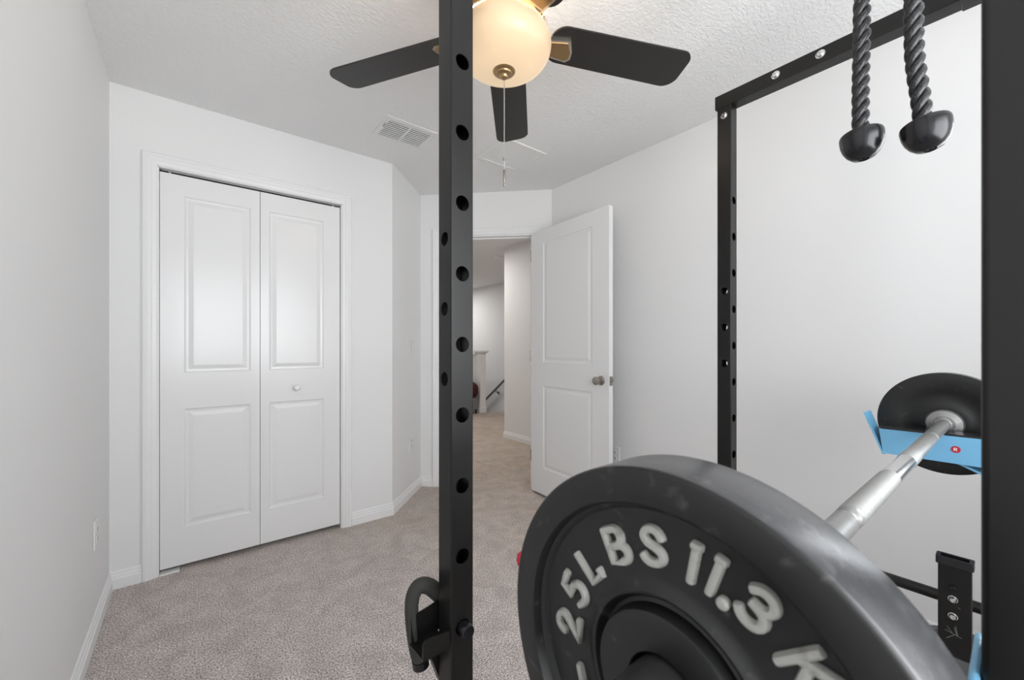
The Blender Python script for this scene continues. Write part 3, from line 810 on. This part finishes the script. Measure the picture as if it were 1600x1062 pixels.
# ------------------------------------------------------------------ blue bar holders
def blue_holder(x0, x1, label):
    xm = (x0 + x1) / 2
    t = thing('bar_holder', (xm, .0155, .90), label, 'bar holder', 'blue bar holders carrying the barbell')
    bm = B(); a, b = x0 - .010, x1 + .008
    extrude_poly(bm, [(a, .0165, .862), (a, .247, .861), (a, .256, .930), (a, .0165, .934)], (.004, 0, 0))
    extrude_poly(bm, [(b - .004, .0165, .862), (b - .004, .247, .861), (b - .004, .256, .930), (b - .004, .0165, .934)], (.004, 0, 0))
    box(bm, a + .004, b - .004, .0165, .2535, .924, .929)
    obj('arm', bm, M['blue'], t)
    bm = B(); extrude_poly(bm, [(a - .001, .244, .858), (a - .001, .2485, .858), (a - .001, .2905, .972), (a - .001, .286, .972)], (b - a + .002, 0, 0)); obj('lip', bm, M['blue'], t)
    bm = B(); bevbox(bm, a, b, .0157, .0207, .815, .962, .002); obj('back_plate', bm, M['blue'], t)
    bm = B(); extrude_poly(bm, [(a + .012, .112, .869), (a + .012, .116, .865), (a + .012, .022, .822), (a + .012, .0208, .827)], (b - a - .024, 0, 0)); obj('brace', bm, M['blue'], t)
    bm = B(); bevbox(bm, a + .001, b - .001, .021, .2525, .9292, .9375, .0015); obj('rubber_liner', bm, M['rubber'], t)
    bm = B(); lathe(bm, [(.0088, 0), (.0088, .0008), (0, .0008)], (a, .1055, .899), (-1, 0, 0), 32)
    bg = obj('badge', bm, M['red'], t, label='round red badge with white letter')
    bm = B(); y0, z0, s = .1085, .8950, .008; X = a - .0010
    def stroke(p, q, w=.0016):
        p = Vector(p); q = Vector(q); d = (q - p).normalized(); n = Vector((-d.y, d.x)) * w/2
        pts = [p - n, q - n, q + n, p + n]
        extrude_poly(bm, [(X, y0 - u.x, z0 + u.y) for u in pts], (-.0004, 0, 0))
    stroke((0, 0), (0, s)); stroke((0, s - .0007), (.0045, s - .0007)); stroke((.0045, s - .0002), (.0045, s*.48)); stroke((0, s*.52), (.0045, s*.52)); stroke((.0022, s*.5), (.0052, 0))
    obj('letter', bm, M['white_ink'], bg)
    return t
blue_holder(XR0, XR1, 'blue steel bar holder with black liner under the far end of the barbell')
blue_holder(XL0, XL1, 'blue steel bar holder on the blurred front upright, only its tip showing by plate rim')

# ------------------------------------------------------------------ barbell
BY, BZ = .1345, .9520
bar = thing('barbell', (.958, BY, BZ), 'silver steel barbell lying across the rack with knurled grip rings', 'barbell')
def barpart(name, prof, m):
    bm = B(); lathe(bm, [(r, x) for x, r in prof], (0, BY, BZ), 'X', 48); return obj(name, bm, m, bar, True)
barpart('shaft', [(.300, .0142), (.640, .0143), (.642, .0130), (.652, .0130), (.654, .0145), (.668, .0145)], M['steel_worn'])
barpart('grip', [(.668, .0144)] + [(.670 + .0033*i, .0150 if (i // 2) % 2 == 0 else .0143) for i in range(72)] + [(.909, .0141)], M['knurl'])
barpart('shaft', [(.909, .0141), (1.060, .0141)], M['chrome'])
barpart('grip', [(1.060, .0141), (1.062, .0148), (1.125, .0148), (1.127, .0141)], M['knurl'])
barpart('shaft', [(1.127, .0141), (1.365, .0141), (1.366, .0132), (1.372, .0132), (1.373, .0141), (1.634, .0141)], M['steel_worn'])
for s in (0, 1):
    X = lambda x: x if s == 0 else 1.916 - x
    barpart('sleeve', sorted([(X(-.125), .022), (X(-.120), .0240), (X(.2585 + (.022 if s == 0 else 0)), .0240)]), M['sleeve'])
    barpart('collar', sorted([(x_ + (.022 if s == 0 else 0), r_) for x_, r_ in [(X(.2590), .036), (X(.262), .0385), (X(.270), .0395), (X(.277), .036), (X(.281), .022), (X(.290), .0165), (X(.291), .0145)]]), M['steel_worn'])

bar.rotation_euler = (0, -.0050, -.0046)     # the loaded near end hangs a few millimetres lower
bar.location.z -= .0035; bar.location.y += .0012
# ------------------------------------------------------------------ weight plates
def glyph_strokes():
    def arc(cx, cy, rx, ry, a0, a1, n=10): return [(cx + rx*math.cos(math.radians(a0+(a1-a0)*i/n)), cy + ry*math.sin(math.radians(a0+(a1-a0)*i/n))) for i in range(n+1)]
    # each glyph: x in about [-.5,.5], y in [-1,1] (centre line)
    G = {}
    G['2'] = [[(-.5, .42)] + arc(0, .5, .5, .5, 172, 0) [1:] + arc(0, .5, .5, .5, 0, -35, 4)[1:] + [(-.5, -1), (.56, -1)]]
    G['5'] = [[(.5, 1), (-.32, 1), (-.44, .12), (-.1, .24)] + arc(0, -.38, .52, .62, 88, -130, 12) + [(-.46, -.78)]]
    G['L'] = [[(-.4, 1), (-.4, -1), (.5, -1), (.5, -.72)]]
    G['B'] = [[(-.5, 1), (-.5, -1), (.1, -1)] + arc(.15, -.52, .42, .48, -90, 90, 10) + [(-.45, -.02)], [(-.5, 1), (.05, 1)] + arc(.08, .5, .38, .5, 90, -90, 10)]
    G['S'] = [[(.52, .55)] + arc(.05, .52, .45, .48, 20, 200, 10) + [(-.2, .12), (.2, -.08)] + arc(-.02, -.52, .52, .46, 50, -160, 12)]
    G['1'] = [[(0, 1), (0, -1)], [(-.12, 1), (.12, 1)]]
    G['.'] = [[(0, -.86), (0, -.84)]]
    G['3'] = [[(-.5, .66)] + arc(-.02, .52, .47, .48, 140, -80, 12) + [(-.18, .04)], [(-.18, .04)] + arc(0, -.5, .52, .52, 80, -150, 12)]
    G['K'] = [[(-.45, 1), (-.45, -1)], [(.5, 1), (-.4, .0)], [(-.12, .25), (.5, -1)]]
    G['G'] = [[(.5, .6)] + arc(0, .45, .5, .55, 20, 180, 10) + arc(0, -.45, .5, .55, 180, 360, 10) + [(.5, -.08), (.1, -.08)]]
    return G
GL = glyph_strokes()
def make_plate(name, label, group):
    """built about its own centre, axle along X, marked face towards -X"""
    t = thing(name, (0, 0, 0), label, 'weight plate', group)
    prof = [(.0246, -.0095), (.0256, -.0108), (.0480, -.0112), (.0495, -.0105), (.0505, -.0080), (.0515, -.0010), (.0540, .0000), (.0560, -.0030), (.0580, -.0060), (.0600, -.0066), (.0625, -.0050), (.0650, -.0026), (.0700, -.0020), (.1090, -.0020),
            (.1120, -.0026), (.1135, -.0045), (.1150, -.0060), (.1165, -.0070), (.1180, -.0120), (.1190, -.0138), (.1205, -.0144), (.1390, -.0142), (.1408, -.0134), (.1418, -.0118), (.1420, -.009), (.1420, .0110), (.1410, .0136), (.1390, .0142), (.0900, .0142), (.0880, .0130), (.0560, .0130), (.0540, .0142), (.0270, .0142), (.0246, .0130)]
    prof = [(r, x - .0118 if x < .001 else x + .0118) for r, x in prof]
    bm = B(); lathe(bm, prof + [prof[0]], (0, 0, 0), 'X', 144, cap=False)
    bmesh.ops.remove_doubles(bm, verts=bm.verts, dist=1e-6)
    for f in bm.faces:
        c = f.calc_center_median()
        if math.hypot(c.y, c.z) > .1409 and abs(c.x) < .0236: f.material_index = 1
    obj('disc', bm, [M['iron'], M['rim']], t, True)
    bm = B()
    def put(ch, ang, r=.0862, w=.0215, h=.0110, sw=.0031, rot=0):
        a = math.radians(ang)
        for st in GL[ch]:
            pts = []
            for x, y in st:
                u, v = x*w*.62 + 0, y*h
                if rot: u, v = u*math.cos(rot) - v*math.sin(rot), u*math.sin(rot) + v*math.cos(rot)
                # place: tangent clockwise, radial outward, as seen from -X with -Y to the right
                Yc = -(r+v)*math.sin(a) - u*math.cos(a); Zc = (r+v)*math.cos(a) - u*math.sin(a)
                pts.append((-.0140, Yc, Zc))
            s = sw*1.25 if ch == '.' else sw
            if ch == '.':
                lathe(bm, [(s*.95, 0), (s*.95, .0036), (s*.6, .0052), (0, .0054)], pts[0], (-1, 0, 0), 20); continue
            b2 = B()
            P = [Vector(p) for p in pts]
            d0 = (P[0]-P[1]).normalized(); d1 = (P[-1]-P[-2]).normalized()
            P = [P[0] + d0*s*.75, P[0] + d0*s*.5] + P + [P[-1] + d1*s*.5, P[-1] + d1*s*.75]
            rs = [s*.55, s*.9] + [s]*(len(P)-4) + [s*.9, s*.55]
            tube(b2, P, rs, 12)
            for v_ in b2.verts:
                dx = -.0140 - v_.co.x
                v_.co.x = -.0134 - max(min(dx*1.9, .0046), -.0002)
            join(bm, b2)
    for ch, ang, rr in (('2', -92, .0862), ('5', -71.2, .0850), ('L', -51, .0848), ('B', -27.5, .0880), ('S', -7.6, .0894), ('1', 10.4, .0902), ('1', 18.6, .0915), ('.', 24.6, .0905), ('3', 32.8, .0945), ('K', 51.0, .0950), ('G', 71, .0950)):
        put(ch, ang, r=rr, w=(.0225 if ch in 'BSGK' else .0215))
    put('1', -117.5, r=.0815, h=.0085, rot=PI/2 - .15)
    obj('lettering', bm, M['letter'], t, True, label='raised silver-grey 25LBS 11.3KG lettering')
    return t
plate = make_plate('weight_plate', 'big black iron 25LBS plate on the near barbell sleeve, raised silver-grey lettering', 'black iron weight plates')
def place(t, loc, rotz=0, rotx=0):
    t.location = loc; t.rotation_euler = (rotx, 0, rotz)
def dup(root, label):
    r = root.copy(); COL.objects.link(r); r['label'] = label
    for ch in root.children:
        c = ch.copy(); COL.objects.link(c); c.parent = r
    return r
p2 = dup(plate, 'flat-backed black iron plate on the far barbell sleeve behind the blue holder')
p3 = dup(plate, 'black iron plate stored low on the rack behind the short upright')
place(plate, (.2535, .1392, .9468))
place(p2, (1.6850, BY, BZ - .001), PI)
place(p3, (1.510, .082, .305), PI)
# storage peg for the low plate (part of the rack)
bm = B(); lathe(bm, [(.0235, 0), (.0235, .10), (.018, .104)], (XR0, .000, .305), (-1, 0, 0), 32)
bmesh.ops.translate(bm, verts=bm.verts, vec=(0, .082, 0))
bevbox(bm, XR0 - .006, XR0, .0, .125, .25, .36, .002)
obj('storage_peg', bm, M['chrome'], rack, True, label='chrome plate storage peg')

# ------------------------------------------------------------------ short upright on a foot, right foreground
t = thing('short_upright', (1.3125, .090, 0), 'short black rectangular steel upright with open plastic cap, bolted, right of the plate', 'steel upright')
bm = B(); ring_prism(bm, rrect(1.300, 1.325, .065, .115, .002), rrect(1.302, 1.323, .067, .113, .001), .006, .692)
obj('tube', bm, M['steel'], t)
bm = B(); ring_prism(bm, rrect(1.2965, 1.3285, .0615, .1185, .004), rrect(1.3035, 1.3215, .0685, .1115, .002), .688, .704)
obj('end_cap', bm, M['rubber'], t)
bm = B(); bevbox(bm, 1.24, 1.385, .03, .15, 0, .006, .0015); obj('foot_plate', bm, M['steel'], t)
for z, mm in ((.642, 'rubber'), (.617, 'chrome'), (.580, 'chrome')):
    bm = B(); bolt(bm, (1.300, .092, z), (-1, 0, 0), .0062, .007); obj('bolt', bm, M[mm], t, True)
M['scratch'] = mat('bare_scratch', srgb(120, 120, 118), .5)
for marks in ((((.104, .545), (.079, .538)), ((.101, .554), (.092, .541)), ((.102, .527), (.089, .541)), ((.090, .556), (.086, .540)), ((.088, .560), (.085, .539))), (((.085, .602), (.081, .600)),)):
    bm = B()
    for a_, b_ in marks:
        p = Vector(a_); q = Vector(b_); d = (q-p).normalized(); n = Vector((-d.y, d.x))*.0004
        extrude_poly(bm, [(1.2999, *(p-n)), (1.2999, *(q-n)), (1.2999, *(q+n)), (1.2999, *(p+n))], (-.0002, 0, 0))
    obj('scratch', bm, M['scratch'], t)

# ------------------------------------------------------------------ knob on a post hidden behind the big plate
t = thing('bench_post', (.482, .520, 0), 'black bench post behind the big plate, its red knob peeking past the left rim', 'bench post')
bm = B(); bevbox(bm, .466, .500, .503, .537, .006, .825, .003); obj('tube', bm, M['steel'], t)
bm = B(); bevbox(bm, .440, .546, .457, .583, 0, .006, .0015); obj('foot_plate', bm, M['steel'], t)
bm = B(); kd = Vector((-math.cos(YAW), math.sin(YAW), 0)); kc = Vector((.482, .520, .795)) + kd*.008
lathe(bm, [(.008, 0), (.008, .012), (.012, .014), (.0135, .022), (.0130, .031), (.009, .037), (0, .039)], tuple(kc), tuple(kd), 32)
obj('knob', bm, M['red'], t, True, label='red plastic knob')

# ------------------------------------------------------------------ black bar holder with foam handle on the near rear upright
t = thing('dip_handle', (.360, .700, .63), 'black steel hook bracket with a padded loop handle pinned to the left upright', 'rack attachment')
bm = B()
TH = .004
rot = Matrix.Translation((.3845, .700, 0)) @ Matrix.Rotation(math.radians(-6), 4, 'Z') @ Matrix.Translation((-.3845, -.700, 0))
b2 = B()
extrude_poly(b2, [(.331, .728, .587), (.391, .728, .600), (.391, .728, .657), (.329, .728, .642)], (0, TH, 0))      # back plate
extrude_poly(b2, [(.331, .666, .600), (.327, .731, .590), (.383, .731, .598), (.383, .666, .604)], (0, 0, -TH))     # tray
extrude_poly(b2, [(.331, .666, .598), (.383, .666, .602), (.383, .666, .633), (.338, .666, .633), (.331, .666, .627)], (0, TH, 0))  # front lip
join(bm, b2, rot)
obj('bracket', bm, M['steel'], t)
bm = B(); pth = smoothpath([(.415, .745, .638), (.396, .745, .662), (.374, .745, .684), (.355, .745, .690), (.342, .745, .676), (.339, .745, .645), (.343, .745, .600), (.350, .745, .560), (.357, .745, .542)], 6)
npt = len(pth[3:]); tube(bm, pth[3:], [.0165 - .0035*min(1, i/(npt*.6)) for i in range(npt)], 20); obj('foam_grip', bm, M['foam'], t, True)
bm = B(); tube(bm, pth[:8], .0125, 18)
ht = obj('handle_tube', bm, M['rubber'], t, True)
bm = B(); tube(bm, [(.357, .745, .545), (.3588, .745, .530)], .0165, 18)
obj('end_plug', bm, M['rubber'], ht, True)
bm = B(); extrude_poly(bm, [(.364, .722, .572), (.392, .722, .592), (.405, .722, .500), (.392, .722, .492)], (0, .02, 0)); obj('gusset', bm, M['steel'], t)
bm = B(); lathe(bm, [(.0125, -.060), (.0125, .012), (.0135, .0125), (.0135, .020), (.012, .0225), (0, .0228)], (.410, .670, .6264), (0, -1, 0), 32)
obj('pin', bm, M['rubber'], t, True)

# ------------------------------------------------------------------ triceps rope on the cable
t = thing('cable_rope', (1.0, .145, 2.0), 'black twisted triceps rope with two rubber ball ends hanging in the rack', 'cable attachment')
def twisted(bm, path, r_h=.0072, r_s=.0066, pitch=.066, phase=0):
    P = smoothpath(path, 40); L = [0]
    for a_, b_ in zip(P, P[1:]): L.append(L[-1] + (b_-a_).length)
    for s in range(3):
        pts = []
        for i in range(0, len(P), 1):
            tt = (P[min(i+1, len(P)-1)] - P[max(i-1, 0)]).normalized()
            u = tt.cross(Vector((0, 1, 0))).normalized(); w = tt.cross(u)
            a_ = 2*PI*(L[i]/pitch + s/3) + phase
            pts.append(P[i] + (u*math.cos(a_) + w*math.sin(a_))*r_h)
        tube(bm, pts, r_s, 10)
RL = [(1.0, .190, 1.566), (1.0, .190, 1.66), (1.0, .1885, 1.75), (1.0, .187, 1.83), (1.0, .176, 1.91), (1.0, .158, 1.965), (1.0, .146, 1.985)]
RR = [(1.0, .1045, 1.546), (1.0, .109, 1.60), (1.0, .1165, 1.68), (1.0, .118, 1.78), (1.0, .120, 1.86), (1.0, .130, 1.94), (1.0, .144, 1.985)]
for path in (RL, RR):
    bm = B(); twisted(bm, path); rp = obj('rope', bm, M['rope'], t, 'all')
for c, ax in (((1.0, .1895, 1.571), (-.10, -.10, -1)), ((1.0, .1045, 1.555), (-.08, -.16, -1))):
    bm = B()
    prof = [(0, 0), (.026, -.0003), (.0325, .0008), (.0335, .004), (.0334, .010), (.0326, .019), (.0302, .0285), (.0256, .0380), (.0185, .0460), (.0080, .0505), (.0078, .0480), (0, .0480)]
    lathe(bm, prof, c, ax, 48, cap=False); bl = obj('rubber_end', bm, M['rubber'], t, True)
    a3 = Vector(ax).normalized(); bm = B(); lathe(bm, [(.0065, .0440), (.0065, .0492), (.003, .0492), (.003, .047), (0, .047)], c, ax, 6); obj('screw', bm, M['steel'], bl)
bm = B(); lathe(bm, [(.012, -.012), (.014, 0), (.012, .014)], (1.0, .145, 1.990), 'Z', 24); obj('collar_ring', bm, M['nickel'], t, True)
bm = B(); tube(bm, [(1.0, .145, 2.0), (1.0, .145, 2.038), (1.0, .128, 2.062), (1.0, .094, 2.066)], .003, 10); obj('hanging_hook', bm, M['nickel'], t, True)
